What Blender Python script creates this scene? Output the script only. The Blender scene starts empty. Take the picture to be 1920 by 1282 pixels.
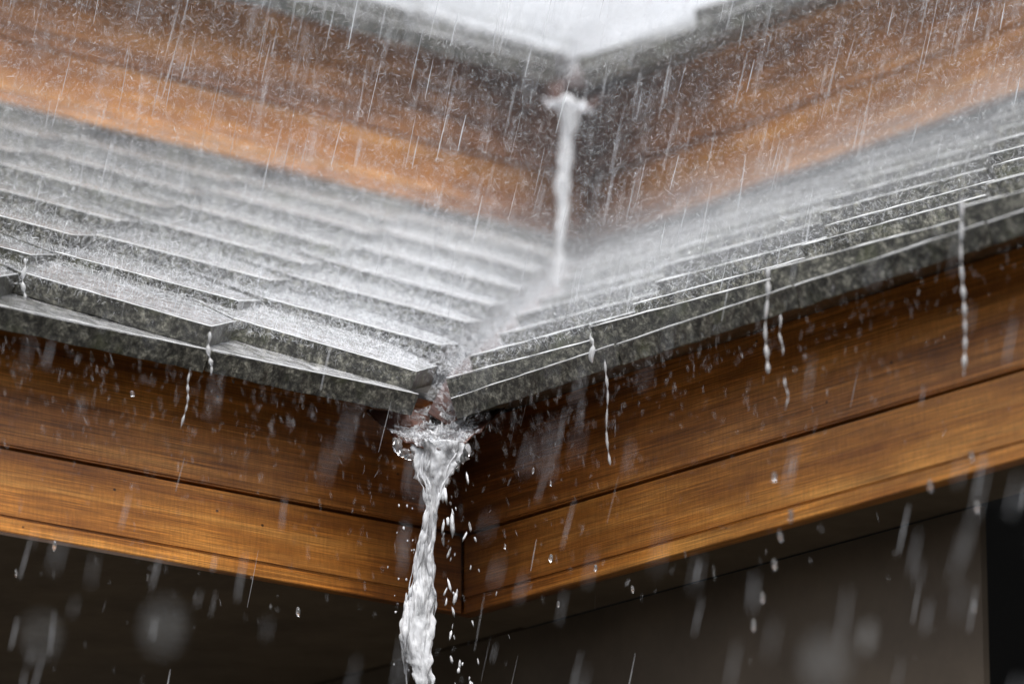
import bpy, bmesh, math, random
import numpy as np
from mathutils import Vector, Matrix, noise
random.seed(7); rng = np.random.default_rng(11)
sc = bpy.context.scene; COL = sc.collection
R = math.radians

# ------------------------------------------------------------------ camera
TH, AL, F, D = R(15.8), R(39), 10000.0, 5.0          # pitch, yaw, focal length in photo pixels, metres to the lower corner
FW = Vector((math.sin(AL)*math.cos(TH), math.cos(AL)*math.cos(TH), math.sin(TH)))
RT = Vector((math.cos(AL), -math.sin(AL), 0)); UP = RT.cross(FW)
def ray(px, py): px = float(px); py = float(py); return (px-960)/F*RT + (641-py)/F*UP + FW
CAM = Vector((0, 0, 2.7)) - D*ray(868, 1150)
def at(px, py, d): return CAM + float(d)*ray(px, py)
cam = bpy.data.cameras.new('camera'); co = bpy.data.objects.new('camera', cam); COL.objects.link(co)
co.matrix_world = Matrix((RT, UP, -FW)).transposed().to_4x4(); co.location = CAM
cam.sensor_width = 36; cam.lens = 36*F/1920; cam.clip_start = .1; cam.clip_end = 500
cam.dof.use_dof = True; cam.dof.focus_distance = 4.84; cam.dof.aperture_fstop = 4.8
sc.camera = co

# ------------------------------------------------------------------ overcast light
w = bpy.data.worlds.new("World"); sc.world = w; w.use_nodes = True
nt = w.node_tree; nt.nodes.clear()
sky = nt.nodes.new('ShaderNodeTexSky'); sky.sky_type = 'NISHITA'; sky.sun_disc = False
SUN_EL, SUN_AZ = R(57), R(212)
sky.sun_elevation = SUN_EL; sky.sun_rotation = SUN_AZ; sky.dust_density = 4; sky.air_density = 1
hs = nt.nodes.new('ShaderNodeHueSaturation'); hs.inputs['Saturation'].default_value = .42
bg = nt.nodes.new('ShaderNodeBackground'); bg.inputs['Strength'].default_value = .1
wo = nt.nodes.new('ShaderNodeOutputWorld')
nt.links.new(sky.outputs[0], hs.inputs['Color']); nt.links.new(hs.outputs[0], bg.inputs[0]); nt.links.new(bg.outputs[0], wo.inputs[0])
sl = bpy.data.lights.new('sun', 'SUN'); sl.energy = 1.5; sl.angle = R(45); sl.color = (1, .96, .9)
so = bpy.data.objects.new('sun', sl); COL.objects.link(so)
sdir = Vector((math.sin(SUN_AZ)*math.cos(SUN_EL), math.cos(SUN_AZ)*math.cos(SUN_EL), math.sin(SUN_EL)))
so.rotation_euler = sdir.to_track_quat('Z', 'Y').to_euler(); so.location = (0, 0, 20)
sc.view_settings.view_transform = 'Standard'; sc.view_settings.look = 'None'
sc.view_settings.exposure = 1.2; sc.view_settings.gamma = 1; sc.view_settings.use_curve_mapping = False
sc.cycles.use_denoising = True; sc.cycles.max_bounces = 7; sc.cycles.transparent_max_bounces = 20
sc.cycles.volume_bounces = 1; sc.cycles.caustics_reflective = False; sc.cycles.caustics_refractive = False
sc.cycles.volume_step_rate = 2; sc.cycles.volume_max_steps = 64

# ------------------------------------------------------------------ helpers
def link(o, parent=None):
    COL.objects.link(o)
    if parent is not None: o.parent = parent
    return o
def tag(o, label=None, cat=None, group=None, kind=None):
    if label: o['label'] = label
    if cat: o['category'] = cat
    if group: o['group'] = group
    if kind: o['kind'] = kind
    return o
def empty(name, loc=(0, 0, 0), parent=None):
    o = bpy.data.objects.new(name, None); o.location = loc; o.empty_display_size = .1
    return link(o, parent)
def obj(name, verts, faces, mats, parent=None, smooth=False, midx=None):
    me = bpy.data.meshes.new(name); me.from_pydata([tuple(v) for v in verts], [], faces)
    for m in (mats if isinstance(mats, (list, tuple)) else [mats]): me.materials.append(m)
    if smooth: me.polygons.foreach_set('use_smooth', [True]*len(me.polygons))
    if midx: me.polygons.foreach_set('material_index', midx)
    bm = bmesh.new(); bm.from_mesh(me); bmesh.ops.recalc_face_normals(bm, faces=bm.faces); bm.to_mesh(me); bm.free()
    return link(bpy.data.objects.new(name, me), parent)
def box(x0, x1, y0, y1, z0, z1):
    v = [(x, y, z) for x in (x0, x1) for y in (y0, y1) for z in (z0, z1)]
    f = [(0, 1, 3, 2), (4, 6, 7, 5), (0, 4, 5, 1), (2, 3, 7, 6), (0, 2, 6, 4), (1, 5, 7, 3)]
    return v, f
def soup(name, V, Fq, mat, parent=None, smooth=True):
    """fast mesh from arrays: V (n,3), Fq (m,k)"""
    me = bpy.data.meshes.new(name); n, m, k = len(V), len(Fq), Fq.shape[1]
    me.vertices.add(n); me.vertices.foreach_set('co', V.astype(np.float32).ravel())
    me.loops.add(m*k); me.loops.foreach_set('vertex_index', Fq.astype(np.int32).ravel())
    me.polygons.add(m); me.polygons.foreach_set('loop_start', np.arange(0, m*k, k, dtype=np.int32))
    me.polygons.foreach_set('use_smooth', np.full(m, smooth))
    me.update(calc_edges=True); me.materials.append(mat)
    return link(bpy.data.objects.new(name, me), parent)

# ------------------------------------------------------------------ materials
class M:
    def __init__(s, name):
        s.m = bpy.data.materials.new(name); s.m.use_nodes = True; s.t = s.m.node_tree; s.t.nodes.clear()
        s.out = s.n('OutputMaterial'); s.b = s.n('BsdfPrincipled'); s.l(s.b.outputs[0], s.out.inputs[0])
    def n(s, k, **kw):
        x = s.t.nodes.new('ShaderNode'+k)
        for a, v in kw.items():
            if a.startswith('i_'): x.inputs[a[2:].replace('_', ' ')].default_value = v
            else: setattr(x, a, v)
        return x
    def l(s, a, b): s.t.links.new(a, b)
    def coord(s, scale=(1, 1, 1), kind='Object', rot=(0, 0, 0)):
        c = s.n('TexCoord'); mp = s.n('Mapping'); mp.inputs['Scale'].default_value = scale; mp.inputs['Rotation'].default_value = rot
        s.l(c.outputs[kind], mp.inputs[0]); return mp.outputs[0]
    def geo(s, scale=(1, 1, 1)):
        c = s.n('NewGeometry'); mp = s.n('Mapping'); mp.inputs['Scale'].default_value = scale
        s.l(c.outputs['Position'], mp.inputs[0]); return mp.outputs[0]
    def noise(s, vec, scale, detail=4, rough=.6, dist=0):
        x = s.n('TexNoise'); x.inputs['Scale'].default_value = scale; x.inputs['Detail'].default_value = detail
        x.inputs['Roughness'].default_value = rough; x.inputs['Distortion'].default_value = dist
        s.l(vec, x.inputs['Vector']); return x.outputs[0]
    def ramp(s, fac, stops):
        x = s.n('ValToRGB'); e = x.color_ramp.elements
        while len(e) < len(stops): e.new(.5)
        for i, (p, c) in enumerate(stops):
            e[i].position = p; e[i].color = (*c, 1) if isinstance(c, tuple) else (c, c, c, 1)
        s.l(fac, x.inputs[0]); return x.outputs[0]
    def mix(s, fac, a, b, mode='MIX'):
        x = s.n('MixRGB', blend_type=mode)
        for i, v in ((0, fac), (1, a), (2, b)):
            if hasattr(v, 'links'): s.l(v, x.inputs[i])
            else: x.inputs[i].default_value = v if i == 0 else ((*v, 1) if isinstance(v, tuple) else (v, v, v, 1))
        return x.outputs[0]
    def bump(s, h, strength=.3, dist=.002, prev=None):
        x = s.n('Bump'); x.inputs['Strength'].default_value = strength; x.inputs['Distance'].default_value = dist
        s.l(h, x.inputs['Height'])
        if prev is not None: s.l(prev, x.inputs['Normal'])
        return x.outputs[0]

def mat_slate(top):
    m = M('wet_slate_top' if top else 'wet_mossy_slate')
    g = m.geo(); oi = m.n('ObjectInfo')
    big = m.noise(g, 22, 5, .65); fine = m.noise(g, 330, 4, .75); mid = m.noise(g, 130, 6, .75, .3)
    base = m.ramp(mid, [(.34, (.008, .008, .007)), (.46, (.034, .034, .029)), (.55, (.1, .099, .082)), (.68, (.28, .275, .23))])
    sp = m.ramp(fine, [(.4, .5), (.6, 1.5)])
    base = m.mix(1, base, sp, 'MULTIPLY')
    moss = m.ramp(big, [(.55, 0.), (.68, 1.)])
    base = m.mix(m.mix(1, moss, .65, 'MULTIPLY'), base, (.065, .072, .035))
    tone = m.n('MapRange'); tone.inputs[3].default_value = .7; tone.inputs[4].default_value = 1.35
    m.l(oi.outputs['Random'], tone.inputs[0]); base = m.mix(1, base, tone.outputs[0], 'MULTIPLY')
    rough = .42
    if top:
        # running water: froth drawn out into threads along the fall of the tile
        c = m.coord((26, 150, 1), rot=(0, 0, .5)); st = m.noise(c, 1, 6, .7, .6)
        c2 = m.coord((60, 24, 1)); st2 = m.noise(c2, 1, 5, .7)
        foam = m.ramp(m.mix(.45, st, st2), [(.40, 0.), (.50, .55), (.62, 1.)])
        # the runoff gathers towards the valley: both valleys lie on the plane x = y
        sp_ = m.n('SeparateXYZ'); m.l(g, sp_.inputs[0]); df = m.n('Math', operation='SUBTRACT'); m.l(sp_.outputs[0], df.inputs[0]); m.l(sp_.outputs[1], df.inputs[1])
        ab = m.n('Math', operation='ABSOLUTE'); m.l(df.outputs[0], ab.inputs[0])
        foam = m.mix(1, foam, m.ramp(ab.outputs[0], [(.12, 1.), (.6, .28)]), 'MULTIPLY')
        base = m.mix(foam, base, (.8, .82, .86)); rough = .16
    m.l(base, m.b.inputs['Base Color']); m.b.inputs['Roughness'].default_value = rough
    m.b.inputs['Coat Weight'].default_value = .6 if top else .25; m.b.inputs['Coat Roughness'].default_value = .12
    hb = m.bump(fine, .5, .0012); hb = m.bump(mid, .6, .003, hb); m.l(hb, m.b.inputs['Normal'])
    return m.m
SLATE, SLATE_TOP = mat_slate(False), mat_slate(True)

def mat_wood(name, tone):
    m = M(name); c = m.coord()
    oi = m.n('ObjectInfo'); ad = m.n('VectorMath', operation='ADD'); cx = m.n('CombineXYZ')
    mul = m.n('Math', operation='MULTIPLY'); mul.inputs[1].default_value = 7; m.l(oi.outputs['Random'], mul.inputs[0])
    m.l(mul.outputs[0], cx.inputs[0]); m.l(mul.outputs[0], cx.inputs[2]); m.l(c, ad.inputs[0]); m.l(cx.outputs[0], ad.inputs[1])
    def stretched(sc3):
        mp = m.n('Mapping'); mp.inputs['Scale'].default_value = sc3; m.l(ad.outputs[0], mp.inputs[0]); return mp.outputs[0]
    broad = m.noise(stretched((2.2, 30, 42)), 1, 5, .6, .5)
    fine = m.noise(stretched((9, 400, 620)), 1, 4, .7)
    hair = m.noise(stretched((14, 900, 1500)), 1, 3, .7)
    hatch = m.noise(stretched((420, 60, 60)), 1, 2, .5)
    blot = m.noise(stretched((7, 9, 14)), 1, 4, .6)
    d, mid, hi = tone
    col = m.ramp(broad, [(.3, d), (.5, mid), (.72, hi)])
    col = m.mix(1, col, m.ramp(fine, [(.33, .55), (.52, 1.), (.68, 1.35)]), 'MULTIPLY')
    col = m.mix(1, col, m.ramp(hair, [(.36, .6), (.6, 1.2)]), 'MULTIPLY')
    col = m.mix(1, col, m.ramp(hatch, [(.38, .88), (.6, 1.05)]), 'MULTIPLY')
    col = m.mix(1, col, m.ramp(blot, [(.3, (.62, .55, .5)), (.6, (1.1, 1.08, 1.05))]), 'MULTIPLY')
    vo = m.n('TexVoronoi'); vo.inputs['Scale'].default_value = 1; m.l(stretched((26, 26, 34)), vo.inputs['Vector'])
    col = m.mix(m.ramp(vo.outputs['Distance'], [(.03, .85), (.055, 0.)]), col, (.012, .006, .003))      # nail heads and worm holes
    # timber soaked dark where the spout spatters it: an uneven stain fading away from the corner
    sep = m.n('SeparateXYZ'); m.l(c, sep.inputs[0]); ab = m.n('Math', operation='ABSOLUTE'); m.l(sep.outputs[0], ab.inputs[0])
    wet = m.noise(stretched((14, 14, 5)), 1, 5, .65); sm = m.n('Math', operation='MULTIPLY_ADD'); m.l(wet, sm.inputs[0]); sm.inputs[1].default_value = .3; m.l(ab.outputs[0], sm.inputs[2])
    col = m.mix(1, col, m.ramp(sm.outputs[0], [(.14, (.24, .19, .17)), (.28, (.55, .49, .45)), (.46, (1, 1, 1))]), 'MULTIPLY')
    m.l(col, m.b.inputs['Base Color']); m.b.inputs['Roughness'].default_value = .38
    m.b.inputs['Coat Weight'].default_value = .25; m.b.inputs['Coat Roughness'].default_value = .25
    m.l(m.bump(fine, .35, .001), m.b.inputs['Normal']); return m.m
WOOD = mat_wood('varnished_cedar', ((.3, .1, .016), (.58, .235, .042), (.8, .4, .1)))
WOOD_SHADE = mat_wood('varnished_cedar_eave_shade', ((.21, .07, .014), (.48, .185, .036), (.72, .33, .085)))  # same cedar in darker tones, eave shade put into the colour

def mat_flat(name, c0, c1, scale=6, rough=.7, metal=0, bumps=.2):
    m = M(name); n = m.noise(m.geo(), scale, 6, .65)
    m.l(m.ramp(n, [(.3, c0), (.7, c1)]), m.b.inputs['Base Color']); m.b.inputs['Roughness'].default_value = rough
    m.b.inputs['Metallic'].default_value = metal; m.l(m.bump(n, bumps, .004), m.b.inputs['Normal']); return m.m
SOFFIT = mat_flat('dark_stained_soffit', (.07, .05, .03), (.14, .105, .068), 9, .9)
EAVE_UNDER = mat_flat('eave_underside', (.003, .002, .0015), (.007, .005, .004), 30, .9)
EAVE_UNDER.node_tree.nodes['Principled BSDF'].inputs['Specular IOR Level'].default_value = .03
WALLM = mat_flat('brown_plaster_wall', (.062, .047, .034), (.115, .09, .066), 5, .85)
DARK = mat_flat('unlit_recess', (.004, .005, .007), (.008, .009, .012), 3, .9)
DECK = mat_flat('roof_deck', (.02, .018, .015), (.04, .035, .03), 20)
GROUND = mat_flat('wet_paving', (.05, .048, .042), (.1, .095, .085), 2, .35)
COPPER = mat_flat('tarnished_copper', (.05, .022, .016), (.15, .065, .045), 60, .35, .4, .5)

def mat_foam(name, col=(.84, .87, .92), rough=.12, trans=.12, vs=(70, 70, 16)):
    m = M(name); g = m.geo(vs); n = m.noise(g, 1, 7, .7, .4)
    m.l(m.ramp(n, [(.34, tuple(c*.42 for c in col)), (.48, tuple(c*.8 for c in col)), (.62, col)]), m.b.inputs['Base Color'])
    m.b.inputs['Roughness'].default_value = rough; m.b.inputs['IOR'].default_value = 1.33
    m.b.inputs['Transmission Weight'].default_value = trans
    m.l(m.bump(n, .8, .004), m.b.inputs['Normal'])
    if trans < .13 and trans > .11: m.l(m.ramp(n, [(.36, .25), (.5, 1.)]), m.b.inputs['Alpha'])
    return m.m
FOAM = mat_foam('white_water'); FROTH = mat_foam('froth', (.85, .87, .9), .3, .1, (300, 300, 300))
def mat_drop(name, alb, trans, rough=.05, alpha=1):
    m = M(name); m.b.inputs['Base Color'].default_value = (*alb, 1); m.b.inputs['Roughness'].default_value = rough
    m.b.inputs['IOR'].default_value = 1.33; m.b.inputs['Transmission Weight'].default_value = trans; m.b.inputs['Alpha'].default_value = alpha; return m.m
DROP = mat_drop('clear_water', (.95, .97, 1), .92)
MISTY = mat_drop('splash_water', (.9, .93, .97), .1, .3, .6)
RAINM = mat_drop('rain_water', (.85, .88, .93), .2, .3, .4)

def mat_film(name, scale, lo, hi, c0, c1):
    m = M(name); n = m.noise(m.geo(scale), 1, 6, .7, .8)
    m.b.inputs['Base Color'].default_value = (.82, .85, .9, 1); m.b.inputs['Roughness'].default_value = .06; m.b.inputs['IOR'].default_value = 1.33
    m.l(m.ramp(n, [(lo, c0), (hi, c1)]), m.b.inputs['Alpha']); m.l(m.bump(n, 1, .006), m.b.inputs['Normal']); return m.m
FILM = mat_film('churning_film', (70, 70, 150), .44, .62, .12, .95)
FILM2 = mat_film('valley_froth', (120, 120, 90), .46, .7, .03, .55)

# ------------------------------------------------------------------ building
T30 = .54                                           # rise of the courses per metre
EX, TW, ZT = .15, .235, 2.8905                         # exposure, tile width, top of the second course at the eave
SK, CC = .078, .074                                    # how far the butt of a tile slants, and the cut corner towards the valley
def surf(b): return 2.96+(b-.02)*T30            # height of the butts of the upper courses
UPOFF = Vector((.953, .953, .771))
house = empty('timber_eaved_building')
tag(house, 'building corner with two tiers of slate roof over orange cedar fascias', 'building')

def tile_mesh(seed, kind):
    r = random.Random(seed); L = .26; side, kind = kind[0], kind[1:]
    starter = kind == 'starter'; th = {'L': {'starter': .0205, 'low': .0195, 'high': .0145}, 'R': {'starter': .019, 'low': .0215, 'high': .027}}[side][kind]
    cc = cq = 0.0 if starter else CC
    sk = 0.0 if starter else SK
    pts = []; w = TW-.003; N = 16
    for i in range(N+1):                                # butt edge from the far end down to the low corner
        t = i/N; pts.append((-w+(w-cc)*t + r.uniform(-.0004, .0004), sk*(1-t) + r.uniform(-.0005, .0005)))
    if cc > 0:
        for i in range(1, 6): pts.append((-cc+cc*i/5, cq*i/5 + r.uniform(-.0006, .0006)))
    for i in range(1, 4): pts.append((r.uniform(-.0005, .0005), cq + (L-cq)*i/3))
    for i in range(1, 4): pts.append((-w*i/3, L))
    for i in range(1, 3): pts.append((-w + r.uniform(-.0005, .0005), L - (L-sk)*i/3))
    n = len(pts); bm = bmesh.new(); k1, k2 = r.uniform(-.0006, .0006), r.uniform(-.0006, .0006)
    top = [bm.verts.new((x, y, k1*math.sin(x*14)+k2*math.sin(x*9+1)+r.uniform(-.00015, .00015))) for x, y in pts]
    bot = [bm.verts.new((x+r.uniform(-.0008, .0008), y+r.uniform(-.0004, .0022), -th+r.uniform(-.0008, .0008))) for x, y in pts]
    ft = bm.faces.new(top[::-1]); fb = bm.faces.new(bot)
    for i in range(n): bm.faces.new((top[i], top[(i+1) % n], bot[(i+1) % n], bot[i]))
    bmesh.ops.recalc_face_normals(bm, faces=bm.faces)
    ed = [e for e in bm.edges if ft in e.link_faces or fb in e.link_faces]
    bmesh.ops.bevel(bm, geom=ed, offset=.0009, segments=2, affect='EDGES', profile=.6)
    bmesh.ops.triangulate(bm, faces=[f for f in bm.faces if len(f.verts) > 6])
    me = bpy.data.meshes.new('roof_tile'); bm.normal_update()
    for f in bm.faces: f.material_index = 1 if f.normal.z > .8 else 0
    bm.to_mesh(me); bm.free(); me.materials.append(SLATE); me.materials.append(SLATE_TOP)
    return me
TILES = {k: [tile_mesh(s*7+3, k) for s in range(7)] for k in ('Lstarter', 'Llow', 'Lhigh', 'Rstarter', 'Rlow', 'Rhigh')}
tiles_world = []      # (matrix, kind) for the water that clings to them

def frame(side, off):
    """left slope: local x runs to the valley, y upslope. right slope: the same mirrored across the valley"""
    if side == 'L': return Matrix.Translation(off)
    return Matrix.Translation(off) @ Matrix.Rotation(R(90), 4, 'Z') @ Matrix.Diagonal((1, -1, 1, 1))

def roof(side, off, rows, length, label):
    fr = frame(side, off)
    b1 = -.1+(rows-1)*EX + .05
    zz = lambda b: surf(b)-.075
    v = [(-length, .035, zz(.035)), (.035, .035, zz(.035)), (b1, b1, zz(b1)), (-length, b1, zz(b1))]
    V = v + [(x, y, z-.02) for x, y, z in v]
    deck = obj('roof', V, [(0, 1, 2, 3), (7, 6, 5, 4), (0, 4, 5, 1), (1, 5, 6, 2), (2, 6, 7, 3), (3, 7, 4, 0)], DECK, house)
    deck.matrix_world = fr; deck['label'] = label
    rr = random.Random((3 if side == 'L' else 5)+rows)
    for n in range(1, rows+1):
        b = -.1 if n < 3 else .02+(n-3)*EX
        z = (2.869 if n == 1 else 2.8895 if n == 2 else surf(b)+.003) if side == 'L' else (2.8685 if n == 1 else 2.8915 if n == 2 else surf(b)-.004)
        beta = math.atan((.52 if n < 3 else .455) if side == 'L' else (.33 if n < 3 else .34)); kind = 'starter' if n == 1 else ('low' if n == 2 else 'high'); skind = side+kind
        if n == 1: a = .132 if side == 'L' else .108
        else: a = -b + (.032 if side == 'L' else .008) - CC
        a += rr.uniform(-.006, .006)*(n > 3); first = True
        while a < length:
            wdt = TW if n < 4 else TW*rr.uniform(.97, 1.03)
            if first and side == 'R' and n == 2: wdt = TW*.86
            o = bpy.data.objects.new('roof_tile', rr.choice(TILES[skind])); link(o, deck)
            loose = n > 1
            loc = Vector((-a, b + rr.uniform(-.003, .003)*loose, z + rr.uniform(-.0008, .0012)*loose))
            rot = Matrix.Rotation(rr.uniform(-.01, .01)*loose, 4, 'Z') @ Matrix.Rotation((.002 if not loose else .012 if side == 'L' else -.022)*rr.uniform(.6, 1.3), 4, 'Y') @ Matrix.Rotation(beta, 4, 'X')
            ml = Matrix.Translation(loc) @ rot @ Matrix.Diagonal((wdt/TW, 1, 1, 1)); o.matrix_local = ml
            tiles_world.append((fr @ ml, kind, side, n, off.z > .1, a, b, o.data))
            a += wdt+.001; first = False
    return deck
Z0 = Vector((0, 0, 0))
roof('L', Z0, 9, 1.3, 'lower roof slope with wide wet tile tops, left of the valley')
roof('R', Z0, 9, 1.75, 'lower roof slope seen edge on, right of the valley')
roof('L', UPOFF, 9, 1.15, 'upper roof slope, left of its valley')
roof('R', UPOFF, 9, 1.1, 'upper roof slope, right of its valley')

def eave(side, off, length, low):
    fr = frame(side, off)
    t = .03
    def put(name, b_, mat, par=house, bevel=.002):
        o = obj(name, *b_, mat, par)
        if bevel:
            bm = bmesh.new(); bm.from_mesh(o.data)
            bmesh.ops.bevel(bm, geom=bm.edges[:], offset=bevel, segments=2, affect='EDGES'); bm.to_mesh(o.data); bm.free()
        return o
    fa = put('fascia', box(-length, -.001 if side == 'L' else .028, .012, t, 2.705, 2.86), WOOD_SHADE, bevel=.001); fa.matrix_world = fr
    e = -.001 if side == 'L' else .0
    ztop = 2.899 if side == 'L' else 2.881
    up_ = put('fascia_board', box(-length, e, -.004, .0115, 2.7765, ztop), WOOD_SHADE, fa, .0016)
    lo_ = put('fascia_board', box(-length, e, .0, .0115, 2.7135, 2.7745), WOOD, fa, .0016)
    ba_ = put('fascia_board', box(-length, e, .0008, .0115, 2.7, 2.7131), WOOD, fa, .0007)
    return fr
for off, low in ((Z0, True), (UPOFF, False)):
    for s in 'LR': eave(s, off, (1.3 if s == 'L' else 1.75) if low else 1.4, low)
# soffits and walls
o = obj('soffit', *box(-3, .094, .0305, 1.3, 2.706, 2.72), SOFFIT, house); o['label'] = 'deep dark soffit under the left fascia'
o = obj('soffit', *box(.0305, .0995, -2.5, .0295, 2.706, 2.72), SOFFIT, house)
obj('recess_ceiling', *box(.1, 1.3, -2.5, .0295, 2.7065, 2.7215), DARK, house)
wy = -.72
pe = None
def hit_x(px, py, x):
    r = ray(px, py); t = (x-CAM.x)/r.x; return CAM + t*r
wend = hit_x(1838, 1000, .1).y
obj('wall', *box(.1, .107, wend, .6, 0, 2.7045), WALLM, house)['label'] = 'brown plaster wall panel under the right eave'
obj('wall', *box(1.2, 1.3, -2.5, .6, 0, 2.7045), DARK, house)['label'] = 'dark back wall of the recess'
obj('wall', *box(-3, .1, 1.2, 1.3, 0, 2.7045), SOFFIT, house)
o = obj('wall', *box(-1.0, 1.07, 1.06, 1.16, 2.72, 3.55), SOFFIT, house); o['label'] = 'dark wall strip between the roof tiers'
obj('wall', *box(1.06, 1.16, -1.2, 1.055, 2.72, 3.55), SOFFIT, house)
o = obj('soffit', *box(-1.0, 1.055, .984, 1.055, 3.4805, 3.49), SOFFIT, house)
o = obj('soffit', *box(.984, 1.055, -1.2, .983, 3.4805, 3.49), SOFFIT, house)

# ground
g = obj('ground', *box(-60, 60, -60, 60, -.3, 0), GROUND); tag(g, 'wet paved ground far below the eaves', kind='structure')

def vz(b):
    return surf(b)-.022 if b > .02 else 2.862+(max(b, -.085)+.085)*(surf(.02)-.022-2.862)/.105

# copper lining of the valley, bent down into a torn spout
def spout(off, name='valley_spout', lift=0.0, mat=None):
    tipL, tipR = at(688, 770, 4.93), at(956, 752, 4.93)
    c = Vector((-.078, -.078, 2.862))
    NU, NV = (110, 50) if lift else (40, 14); V = []; Fc = []
    for j in range(NV+1):
        v = j/NV
        for i in range(NU+1):
            u = i/NU
            # lip: from the left wing through the low mouth to the right wing
            mouth = [(688, 774, 4.93), (716, 799, 4.91), (748, 821, 4.88), (790, 842, 4.86), (835, 847, 4.86), (877, 829, 4.87), (910, 803, 4.89), (956, 755, 4.93)]
            s = u*(len(mouth)-1); k = min(int(s), len(mouth)-2); f = s-k
            a0, a1 = mouth[k], mouth[k+1]
            lip = at(*[a0[q]*(1-f)+a1[q]*f for q in range(3)])
            back = (tipL*(1-u)+tipR*u); back = back.lerp(c, 1-abs(2*u-1)) ; back = back + Vector((.02, .02, .012))*(1-abs(2*u-1))
            p = back.lerp(lip, v); p.z += -.012*math.sin(math.pi*v)*math.sin(math.pi*u)
            nn = noise.noise(p*60)*.003
            if v > .95: nn += noise.noise(p*260)*.004
            if lift:
                nn = lift*math.sin(math.pi*min(1, max(0, (u-.12)/.76)))*(.55+1.0*noise.noise(Vector((p.x*95, p.y*95, p.z*260)))+.6*noise.noise(p*420)) - .0008
            V.append(p + Vector((-.6, -.6, .6))*nn + off)
    for j in range(NV):
        for i in range(NU):
            a = j*(NU+1)+i; Fc.append((a, a+1, a+NU+2, a+NU+1))
    if lift: return obj(name, V, Fc, mat, None, True)
    o = obj(name, V, Fc, COPPER, house, True)
    md = o.modifiers.new('s', 'SOLIDIFY'); md.thickness = .0012
    o['label'] = 'brown copper valley flashing bent into a torn spout' if off.length < .1 else 'copper flashing at the upper valley mouth'
    return o
spout(Z0); spout(UPOFF)
# valley lining strip
for off, nm in ((Z0, 1), (UPOFF, 2)):
    V = []; Fc = []
    for j in range(18):
        b = -.085 + j*.06
        z = vz(b)-.001
        V += [Vector((b-.024, b, z-.002))+off, Vector((b, b, z-.01))+off, Vector((b, b-.024, z-.002))+off]
        if j: k = 3*j; Fc += [(k-3, k-2, k+1, k), (k-2, k-1, k+2, k+1)]
    o = obj('valley_flashing', V, Fc, COPPER, house); md = o.modifiers.new('s', 'SOLIDIFY'); md.thickness = .001

# ------------------------------------------------------------------ water clinging to the tiles
def tubes(paths, radii, sides=5):
    """paths list of (k,3) arrays, radii list of (k,) -> V, F"""
    Vs, Fs, off = [], [], 0
    ang = np.linspace(0, 2*np.pi, sides, endpoint=False)
    for P, r in zip(paths, radii):
        P = np.asarray(P, float); r = np.asarray(r, float)
        T = np.gradient(P, axis=0); T /= np.linalg.norm(T, axis=1)[:, None]+1e-9
        ref = np.array([0, 0, 1.]) if abs(T[len(T)//2][2]) < .8 else np.array([1., 0, 0])
        A = np.cross(T, ref); A /= np.linalg.norm(A, axis=1)[:, None]+1e-9; B = np.cross(T, A)
        ring = P[:, None]+r[:, None, None]*(np.cos(ang)[None, :, None]*A[:, None]+np.sin(ang)[None, :, None]*B[:, None])
        k = len(P); Vs.append(ring.reshape(-1, 3))
        i = np.arange(k-1)[:, None]*sides; j = np.arange(sides)[None]; jn = (j+1) % sides
        q = np.stack([off+i+j, off+i+jn, off+i+sides+jn, off+i+sides+j], -1).reshape(-1, 4); Fs.append(q); off += k*sides
    return np.concatenate(Vs), np.concatenate(Fs)
paths, radii = [], []
for (mw, kind, side, n, upper, a, b, me) in tiles_world:
    if upper and n > 5: continue
    w0 = TW-.003; cc = cq = 0 if kind == 'starter' else CC
    sk = 0 if kind == 'starter' else SK
    P = []
    N = 26
    for i in range(N+1):
        t = i/N; P.append(mw @ Vector((-w0+(w0-cc)*t, sk*(1-t)+.0003, .0007+.0005*noise.noise(Vector((t*9, a*7, b*5))))))
    if cc > .02:
        for i in (1, 2, 3): P.append(mw @ Vector((-cc+cc*i/3, cq*i/3+.0003, .0007)))
    rr = [(.00055 + .0007*noise.noise(Vector((i*.35, a*11+n, b*9))))*(1.0 if side == 'R' else .5) for i in range(len(P))]
    rr = [max(.00022, x) for x in rr]
    paths.append([tuple(p) for p in P]); radii.append(rr)
V, Fq = tubes(paths, radii, 5)
tag(soup('edge_water', V, Fq, mat_drop('edge_froth', (.93, .95, .97), 0, .12)), 'thin beads of running water along the tile edges', kind='stuff')

# ------------------------------------------------------------------ falling columns of water
def lump_column(name, prof, depth, seed, mat, jitter=.16, rings=260, sides=44, thick=.75, label='', off=Vector((0, 0, 0))):
    ys = [p[0] for p in prof]; xs = [p[1] for p in prof]; hw = [p[2] for p in prof]
    if callable(depth): dep = depth
    else: dep = lambda y: depth
    V = []; Fc = []
    for i in range(rings+1):
        y = ys[0]+(ys[-1]-ys[0])*i/rings
        cx = np.interp(y, ys, xs); h = float(np.interp(y, ys, hw))*.0001*dep(y)
        c = at(cx, y, dep(y))
        for j in range(sides):
            th = 2*math.pi*j/sides
            d = RT*math.cos(th) + Vector((FW.x, FW.y, 0)).normalized()*math.sin(th)*thick
            q = c + d*h
            s = Vector((q.x*80, q.y*80, q.z*14+seed)); s2 = Vector((q.x*240, q.y*240, q.z*36+seed)); s3 = Vector((q.x*560, q.y*560, q.z*110+seed))
            f = 1 + jitter*2.2*noise.noise(s) + jitter*1.9*noise.noise(s2) + jitter*1.1*noise.noise(s3)
            V.append(c + d*h*max(.15, f) + off)
    for i in range(rings):
        for j in range(sides):
            a = i*sides+j; b2 = i*sides+(j+1) % sides; Fc.append((a, b2, b2+sides, a+sides))
    Fc.append(tuple(range(sides))); Fc.append(tuple(rings*sides+j for j in range(sides))[::-1])
    return obj(name, V, Fc, mat, None, True)
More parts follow.
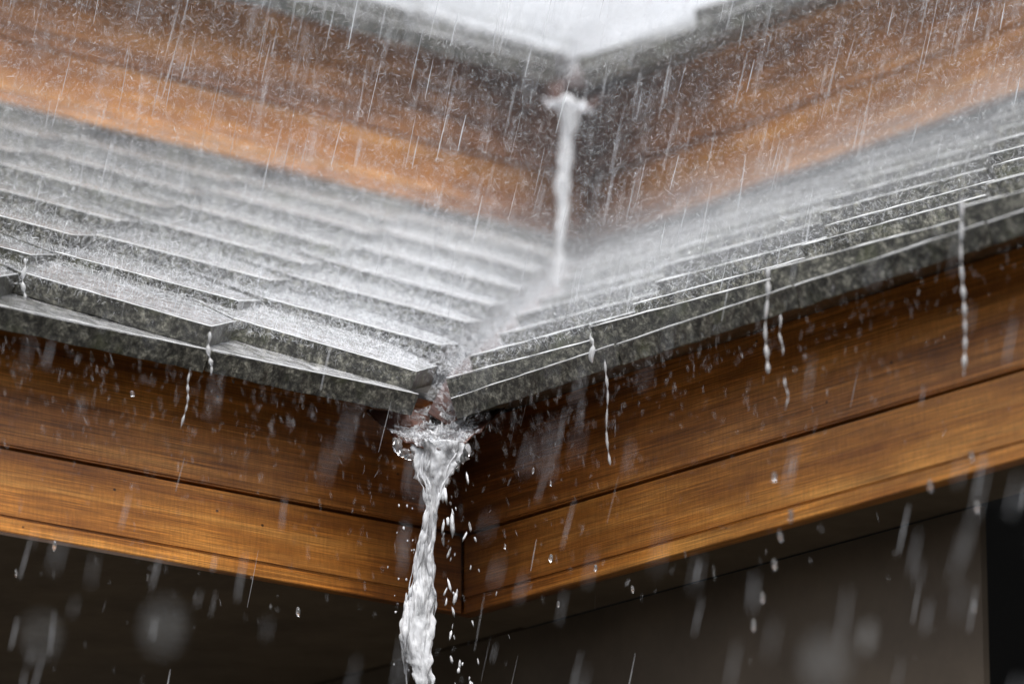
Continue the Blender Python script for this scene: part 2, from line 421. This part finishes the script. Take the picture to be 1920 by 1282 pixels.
prof = [(831, 826, 46), (838, 827, 49), (846, 826, 50), (855, 825, 48), (875, 820, 42), (892, 815, 34), (913, 815, 18), (950, 811, 10), (995, 805, 11), (1040, 798, 15),
        (1086, 794, 19), (1131, 787, 27), (1177, 786, 28), (1222, 784, 27), (1250, 790, 20), (1282, 796, 18), (1400, 790, 26), (1700, 800, 24)]
o = lump_column('water_stream', prof, lambda y: 4.87 if y < 850 else 4.87-.03*min(1, (y-850)/400), 3.1, FOAM, .2, 300, 60, .45)
tag(o, 'thick white stream of water pouring from the lower valley spout', 'water stream', 'streams pouring from the valleys')
prof = [(178, 1062, 6), (186, 1062, 15), (194, 1063, 20), (206, 1065, 18), (225, 1066, 15), (260, 1064, 12), (320, 1059, 10), (345, 1056, 13), (400, 1055, 9), (470, 1048, 9), (530, 1045, 8), (566, 1044, 6)]
o = lump_column('water_stream', prof, lambda y: 6.16-.0*y, 9.7, FROTH, .2)
tag(o, 'blurred white stream falling from the upper valley onto the lower roof', 'water stream', 'streams pouring from the valleys')
# sheets of clear water over the spout and its lip
def blob_cloud(name, centres, mat, label, cat, seed=1, group=None):
    bm = bmesh.new()
    for (px, py, d, rx, ry) in centres:
        r = bmesh.ops.create_icosphere(bm, subdivisions=3, radius=1)
        c = at(px, py, d)
        for v in r['verts']:
            n = v.co.copy(); f = 1+.35*noise.noise(n*1.7+Vector((px, py, seed)))+.15*noise.noise(n*4.3+Vector((py, px, seed)))
            v.co = c + (RT*n.x*rx + Vector((FW.x, FW.y, 0))*n.y*min(rx, ry) + Vector((0, 0, 1))*n.z*ry)*f*.0001*d
    me = bpy.data.meshes.new(name); bm.to_mesh(me); bm.free(); me.materials.append(mat)
    me.polygons.foreach_set('use_smooth', [True]*len(me.polygons))
    o = link(bpy.data.objects.new(name, me)); tag(o, label, cat, group); return o
o = spout(Z0, 'spout_water', .013, FILM)
tag(o, 'clear rippled water churning over the copper spout', kind='stuff')
cen = [(746, 836, 4.865, 9, 14), (757, 849, 4.86, 12, 9), (768, 856, 4.86, 9, 6), (740, 826, 4.87, 4, 8), (876, 844, 4.865, 8, 12), (868, 858, 4.865, 5, 12), (858, 872, 4.865, 5, 13)]
o = blob_cloud('lip_water', cen, DROP, None, None); tag(o, 'glassy bulges of water hanging from the spout lip', kind='stuff')
DRIP = mat_drop('drip_water', (.95, .97, 1), .55, .04)
def chain(px0, py0, px1, py1, d, r, n, seed, label):
    """one broken string of drops"""
    q = random.Random(seed); P = []; rad = []
    K = n*8
    for i in range(K+1):
        t = i/K
        px = px0+(px1-px0)*t + 3*math.sin(t*7+seed)*min(1, t*3); py = py0+(py1-py0)*t
        P.append(tuple(at(px, py, d))); ph = t*n+.3*math.sin(seed+5*t)
        s = (max(0, abs(math.sin(math.pi*ph))-.3)/.7)**.5*(.6+.4*math.sin(seed*3+int(ph)*2.3)**2)
        rad.append(r*(.03+.97*s)*(.5+.5*q.random() if i % 8 == 4 else .78)*(1 if 0 < i < K else .1))
    rad = list(np.convolve(rad, [.25, .5, .25], 'same'))
    V, Fq = tubes([P], [rad], 10)
    o = soup('water_drip', V, Fq, DRIP); tag(o, label, 'drip', 'strings of drops falling from tile corners'); return o
chain(47, 484, 44, 562, 4.69, .0030, 4, 1, 'drip from the tile corner nearest the left edge of the photo')
chain(393, 622, 394, 704, 4.66, .0030, 4, 2, 'drip from the proud tile corner in the middle of the left eave')
chain(478, 566, 480, 604, 4.86, .0014, 3, 3, 'short thin drip one course above the eave tiles, left of the valley')
chain(357, 690, 342, 805, 4.66, .0019, 5, 4, 'leaning string of drops in front of the left upper fascia board')
chain(1107, 624, 1112, 680, 4.72, .0036, 2, 5, 'fat drip at the first tile joint right of the valley')
chain(1134, 672, 1143, 872, 4.70, .0018, 6, 6, 'long broken string of drops over the fascia, first right of the valley')
chain(1439, 500, 1437, 700, 4.46, .0030, 6, 7, 'blurred drip at the second tile joint right of the valley')
chain(1463, 590, 1466, 668, 4.5, .0016, 3, 8, 'thin faint drip just right of the second joint drip')
chain(1803, 372, 1808, 705, 4.3, .0029, 9, 9, 'longest string of drops, from the third joint right of the valley')
chain(1472, 700, 1476, 770, 4.45, .0015, 3, 10, 'faint drops over the fascia under the second joint')

# ragged threads of water around the main stream
paths = []; radii = []
for k in range(26):
    y0 = 840+rng.random()*300; y1 = y0+60+rng.random()*190; sd = rng.choice([-1, 1]); K = 40; P = []; rr_ = []
    for i in range(K+1):
        y = y0+(y1-y0)*i/K
        c = np.interp(y, [831, 855, 892, 913, 950, 1040, 1131, 1222, 1400], [826, 825, 815, 815, 811, 798, 787, 784, 790]); hw_ = np.interp(y, [831, 855, 892, 913, 950, 1040, 1131, 1222, 1400], [46, 48, 34, 18, 10, 15, 27, 27, 26])
        x = c+sd*hw_*(.75+.35*noise.noise(Vector((k*3.1, y*.012, 0)))*2) ; P.append(tuple(at(x, y, 4.85)))
        rr_.append(max(.0002, (.0008+.0022*noise.noise(Vector((k*7.7, y*.05, 2))))*math.sin(math.pi*i/K)**.5+.0003))
    paths.append(P); radii.append(rr_)
V, Fq = tubes(paths, radii, 8)
tag(soup('stream_threads', V, Fq, FOAM), 'ragged threads of water clinging to the main stream', kind='stuff')
# water rushing down the two valleys
for off, lab in ((Z0, 'foaming water rushing down the lower valley'), (UPOFF, 'foaming water rushing down the upper valley')):
    V = []; Fc = []; NS, NB = 22, 190
    for j in range(NB+1):
        b = -.1+j*1.0/NB; wd = .017+.008*noise.noise(Vector((b*9, 3, off.x)))
        for i in range(NS+1):
            u = i/NS*2-1
            q = Vector((b+u*wd, b-u*wd, vz(b)+.004+.012*abs(u)))
            h = .007*noise.noise(Vector((q.x*60, q.y*60, q.z*30)))+.004*noise.noise(q*190)+.002*noise.noise(q*480)
            V.append(q+Vector((-.3, -.3, 1))*h*(1-u**4)+off)
    for j in range(NB):
        for i in range(NS): a_ = j*(NS+1)+i; Fc.append((a_, a_+1, a_+NS+2, a_+NS+1))
    tag(obj('valley_water', V, Fc, FILM2, None, True), lab, kind='stuff')

# loose drops
def drops(name, items, mat, label, group):
    bm = bmesh.new(); bmesh.ops.create_icosphere(bm, subdivisions=2, radius=1)
    for v in bm.verts:
        v.co += Vector((noise.noise(v.co*1.3), noise.noise(v.co*1.3+Vector((5, 0, 0))), noise.noise(v.co*1.3+Vector((0, 5, 0)))))*.3
    me = bpy.data.meshes.new(name); bm.to_mesh(me); bm.free(); me.materials.append(mat)
    me.polygons.foreach_set('use_smooth', [True]*len(me.polygons))
    for (px, py, d, r, st, lab) in items:
        o = link(bpy.data.objects.new(name, me)); o.location = at(px, py, d); o.scale = (r*.8, r*.8, r*st*.8)
        o.rotation_euler = (random.uniform(-.15, .15), random.uniform(-.15, .15), 0); tag(o, lab or label, 'drop', group)
big = [(172, 668, 4.72, .0022, 3, 'long clinging drop under the left eave tiles'), (198, 672, 4.72, .0020, 2.2, 'drop on a thread under the left eave, beside the long clinging one'),
       (136, 660, 4.72, .0022, 1.4, 'small drop under the left eave nearest the left edge'), (200, 696, 4.72, .0028, 1, 'round drop falling below the left eave'),
       (172, 708, 4.72, .0022, 1.3, 'brownish drop below the long clinging one'), (248, 738, 4.7, .0026, 1.4, 'pale drop in front of the upper board of the left fascia'),
       (415, 722, 4.8, .0024, 1.8, 'clear drop under the tiles right of the middle drip'), (437, 712, 4.8, .0018, 2.2, 'thin drop next to the clear one under the left eave'),
       (490, 738, 4.82, .0018, 2, 'small drop under the mossy tile left of the spout'), (568, 762, 4.84, .0020, 1.5, 'bright bead under the mossy tile left of the spout'),
       (1483, 966, 4.3, .0026, 2.6, 'bright drop at the bottom edge of the right fascia'), (1452, 894, 4.3, .0028, 1.8, 'soft drop over the lower board of the right fascia'),
       (1463, 1006, 4.3, .0022, 2.2, 'dim drop just below the right fascia edge'), (1413, 1172, 4.3, .0023, 3, 'slender drop in front of the brown wall panel'),
       (1430, 1120, 4.3, .0022, 2.4, 'dim drop above the slender one by the wall panel'), (1832, 950, 4.2, .0028, 2, 'soft drop at the top corner of the wall panel'),
       (1744, 910, 4.2, .0026, 2.4, 'soft drop under the right fascia near the photo edge'), (1822, 856, 4.2, .0024, 2.4, 'soft drop on the lower edge of the right fascia'),
       (1827, 1136, 4.2, .0022, 3, 'dim drop beside the dark opening'), (1452, 1058, 4.3, .0024, 2.6, 'dim drop in front of the wall panel top'),
       (559, 1146, 4.7, .0026, 2.2, 'pale drop below the left fascia, left of the stream'), (102, 1022, 4.6, .0024, 2.6, 'white drop just below the left fascia edge'),
       (30, 1074, 4.6, .0016, 3, 'thin drop below the left fascia at the photo edge'), (1033, 1046, 4.7, .0024, 2, 'drop over the fascia corner right of the stream'),
       (1117, 1064, 4.7, .0020, 2, 'small drop below the fascia right of the corner'), (1047, 1132, 4.7, .0017, 2.2, 'small drop below the fascia corner, right of the stream'),
       (947, 1024, 4.8, .0016, 2, 'tiny drop over the dark joint of the fascias'), (1186, 1104, 4.6, .0018, 2.4, 'faint drop under the right fascia, nearest the corner'),
       (1152, 698, 4.78, .0020, 1.6, 'bead under the first joint drip right of the valley'), (1170, 690, 4.78, .0022, 1.5, 'paler bead beside the one under the first joint'),
       (1215, 664, 4.76, .0018, 1.2, 'greenish bead under the right eave tiles'), (1000, 882, 4.8, .0018, 2.2, 'drop over the upper board of the right fascia near the stream'),
       (1033, 906, 4.78, .0016, 2, 'second drop over the upper board of the right fascia'), (306, 1172, 2.3, .0062, 1.7, 'big blurred drop close to the lens, lower left'),
       (78, 1190, 2.4, .0045, 1.9, 'faint big blurred drop close to the lens at the left edge'), (1546, 1240, 2.2, .0075, 1.5, 'biggest blurred drop close to the lens, lower right'),
       (1625, 1192, 3.0, .0035, 3.4, 'slanting blurred drop beside the biggest one')]
drops('water_drop', big[:-4], DROP, None, 'loose drops falling past the eaves')
drops('water_drop', big[-4:], mat_drop('blurred_drop_water', (.8, .83, .85), .2, .3, .09), None, 'loose drops falling past the eaves')
# spatter thrown off the main stream, and the broken crown at the upper mouth
def spatter(name, pts, label, mat=DROP):
    Vs, Fs, k = [], [], 0
    bm = bmesh.new(); bmesh.ops.create_icosphere(bm, subdivisions=1, radius=1)
    bv = np.array([v.co[:] for v in bm.verts]); bf = np.array([[v.index for v in f.verts] for f in bm.faces]); bm.free()
    for (px, py, d, r, st, lean) in pts:
        s = bv*np.array([r, r, r*st]) * (1+.25*rng.standard_normal((len(bv), 1)))
        s[:, 0] += s[:, 2]*lean*RT.x; s[:, 1] += s[:, 2]*lean*RT.y
        Vs.append(s+np.array(at(px, py, d))); Fs.append(bf+k); k += len(bv)
    return tag(soup(name, np.concatenate(Vs), np.concatenate(Fs), mat), label, kind='stuff')
pts = []
for k in range(48):
    py = 885+rng.random()*410; t = (py-885)/410
    px = np.interp(py, [880, 950, 1282], [836, 828, 832]) + abs(rng.normal(0, 16+40*t))
    pts.append((px, py, 4.87+rng.uniform(-.05, .05), rng.gamma(2, .0004)+.0003, rng.uniform(1.5, 5), rng.uniform(-.3, .4)))
for k in range(26):
    py = 890+rng.random()*380; px = 780-abs(rng.normal(0, 22)); pts.append((px, py, 4.86, rng.uniform(.0003, .0011), 1.8, 0))
for k in range(90):
    t = rng.normal(0, 1); pts.append((1068+22*t, 186+abs(rng.normal(0, 9))+7*max(0, t), 6.16+rng.uniform(-.05, .05), rng.uniform(.001, .004), .8, 0))
spatter('stream_spatter', pts, 'white spatter thrown off the streams', FOAM)

# ------------------------------------------------------------------ splashes and rain
def strands(name, C, Dr, Ln, Rd, curv, mat, label):
    """short tapered threads of water: centre, direction, length, radius, bend"""
    n = len(C); Dn = Dr/(np.linalg.norm(Dr, axis=1)[:, None]+1e-9)
    rnd = rng.standard_normal((n, 3)); A = np.cross(Dn, rnd); A /= np.linalg.norm(A, axis=1)[:, None]; B = np.cross(Dn, A)
    P = np.stack([C-Dn*Ln[:, None]/2, C+A*(curv*Ln)[:, None], C+Dn*Ln[:, None]/2], 1)      # n,3,3
    rr = np.stack([Rd*.35, Rd, Rd*.5], 1)
    ang = np.array([0, 2.094, 4.189])
    ring = P[:, :, None]+rr[:, :, None, None]*(np.cos(ang)[None, None, :, None]*A[:, None, None]+np.sin(ang)[None, None, :, None]*B[:, None, None])
    V = ring.reshape(-1, 3); base = np.arange(n)[:, None]*9
    q = []
    for s in (0, 3):
        for j in range(3): q.append([s+j, s+(j+1) % 3, s+3+(j+1) % 3, s+3+j])
    Fq = (base[:, :, None]+np.array(q)[None]).reshape(-1, 4)
    return tag(soup(name, V, Fq, mat, smooth=False), label, kind='stuff')
def on_roof(n, off, amax, b0, b1, valley, hmix):
    """points over a pair of slopes; valley: share gathered near the valley"""
    b = rng.uniform(b0, b1, n); a = rng.uniform(0, 1, n)
    near = rng.random(n) < valley
    a = np.where(near, np.abs(rng.normal(0, .25, n)), a**1.25*(amax+b))
    a = a-b
    side = rng.random(n) < .86
    h = np.where(rng.random(n) < hmix, rng.exponential(.09, n), rng.exponential(.012, n))*np.where(side, 1, .7)
    z = surf(b)-.01+h
    x = np.where(side, -a, b); y = np.where(side, b, -a)
    return np.stack([x, y, z], 1)+np.array(off), h
N1 = 115000
C1, h1 = on_roof(N1, (0, 0, 0), .9, -.07, .85, .3, .22)
Dr = rng.standard_normal((N1, 3)); Dr[:, 2] = np.abs(Dr[:, 2])*1.0
strands('roof_splash', C1, Dr, rng.gamma(3, .0011, N1)+.001, rng.gamma(3, .000024, N1)+.00004, rng.uniform(-.1, .1, N1), MISTY,
        'fine rain splash leaping off the lower roof tiles')
N2 = 22000
C2, h2 = on_roof(N2, UPOFF, .6, -.13, .7, .35, .4)
Dr = rng.standard_normal((N2, 3))
strands('roof_splash', C2, Dr, rng.gamma(3, .0022, N2)+.002, rng.gamma(3, .00006, N2)+.0001, rng.uniform(-.14, .14, N2), MISTY,
        'fine rain splash leaping off the upper roof tiles')
# spray blown through the air above the lower roof, much of it as far off as the lower eave
NA = 56000
px = rng.uniform(-60, 1980, NA); lim = np.where(px < 830, 560+px*.2, 720-(px-830)*.33)
py = lim-rng.random(NA)*(lim+60); dd = rng.normal(4.95, .22, NA)
CA = np.array([tuple(at(*q)) for q in zip(px, py, dd)])
Dr = rng.standard_normal((NA, 3))+np.array(-UP-RT*.3)*rng.choice([-1, 1], NA)[:, None]*.7
strands('air_spray', CA, Dr, rng.gamma(3, .0011, NA)+.0006, rng.gamma(3, .000015, NA)+.00003, rng.uniform(-.04, .04, NA), MISTY,
        'blown threads of spray in the air above the lower roof')
# spray drifting in front of the fascias below the lower eave
N3 = 1500
px = rng.uniform(-60, 1980, N3); py0 = np.where(px < 830, 620+px*.19, 775-(px-830)*.335)
py = py0+rng.exponential(140, N3)+5; dd = np.where(rng.random(N3) < .85, rng.uniform(4.2, 4.62, N3), rng.uniform(4.7, 4.95, N3))
C3 = np.array([tuple(at(*q)) for q in zip(px, py, dd)])
Dr = np.stack([rng.normal(0, .2, N3), rng.normal(0, .2, N3), -np.ones(N3)], 1)
strands('eave_spray', C3, Dr, rng.gamma(3, .0016, N3)+.001, rng.gamma(3, .00002, N3)+.00003, rng.uniform(-.03, .03, N3), RAINM, 'loose spray falling below the lower eaves')
# rain: long thin threads slanting down to the left
N4 = 2300
dd = rng.uniform(4.55, 6.8, N4); px = rng.uniform(-80, 2000, N4); py = rng.uniform(-80, 1350, N4)
keep = (py < 560) | (rng.random(N4) < .16); dd, px, py = dd[keep], px[keep], py[keep]; n4 = len(dd)
C4 = np.array([tuple(at(*q)) for q in zip(px, py, dd)])
fall = np.array(-UP*1.0 - RT*.22); Dr = np.tile(fall, (n4, 1))+rng.normal(0, .025, (n4, 3))
strands('rain', C4, Dr, rng.uniform(.022, .06, n4), rng.gamma(2.2, .00011, n4)+.0001, rng.uniform(-.004, .004, n4), RAINM, 'slanting threads of heavy rain')

# nearer rain, well out of focus
N5 = 210
dd = rng.uniform(3.1, 4.2, N5); px = rng.uniform(-80, 2000, N5); py = rng.uniform(-60, 1340, N5)
C5 = np.array([tuple(at(*q)) for q in zip(px, py, dd)])
Dr = np.tile(np.array(-UP*1.0 - RT*.2), (N5, 1))+rng.normal(0, .05, (N5, 3))
strands('rain', C5, Dr, rng.uniform(.012, .04, N5), rng.uniform(.0003, .0007, N5), rng.uniform(-.004, .004, N5), RAINM, 'soft out of focus rain nearer than the eaves')

# ------------------------------------------------------------------ mist of fine spray (air full of droplets)
def mist(name, off, b0, b1, L, h0, h1, dens, label, zoff=0.0):
    zb = lambda b: surf(b)-.05+zoff
    pts = []
    for b, h in ((b0, h0), (b1, h1)):
        for top in (0, h+.05):
            z = zb(b)+top
            pts += [(-L, b, z), (b, b, z), (b, -L, z)]
    # indices: bottom b0 0-2, top b0 3-5, bottom b1 6-8, top b1 9-11
    Fc = [(0, 3, 4, 1), (1, 4, 5, 2), (6, 7, 10, 9), (7, 8, 11, 10), (0, 1, 7, 6), (1, 2, 8, 7), (3, 9, 10, 4), (4, 10, 11, 5), (0, 6, 9, 3), (2, 5, 11, 8)]
    m = bpy.data.materials.new(name); m.use_nodes = True; t = m.node_tree; t.nodes.clear()
    out = t.nodes.new('ShaderNodeOutputMaterial'); v = t.nodes.new('ShaderNodeVolumePrincipled')
    v.inputs['Color'].default_value = (.93, .96, 1, 1); v.inputs['Density'].default_value = dens; v.inputs['Anisotropy'].default_value = .2
    t.links.new(v.outputs[0], out.inputs['Volume'])
    o = obj(name, [Vector(p)+off for p in pts], Fc, m); tag(o, label, kind='stuff'); return o
mist('spray_mist', Z0, -.02, .90, 1.3, .01, .04, .10, 'pale spray mist lying over the lower roof')
mist('spray_mist', Z0, .02, .88, .25, .02, .06, .34, 'denser spray mist hanging along the lower valley')
mist('spray_mist', Z0, .1, .88, 1.2, .36, .40, .045, 'thin spray hanging in the air before the upper fascia')
mist('spray_mist', UPOFF, -.11, 1.2, 1.3, .015, .30, 1.5, 'thick white spray mist over the upper roof')
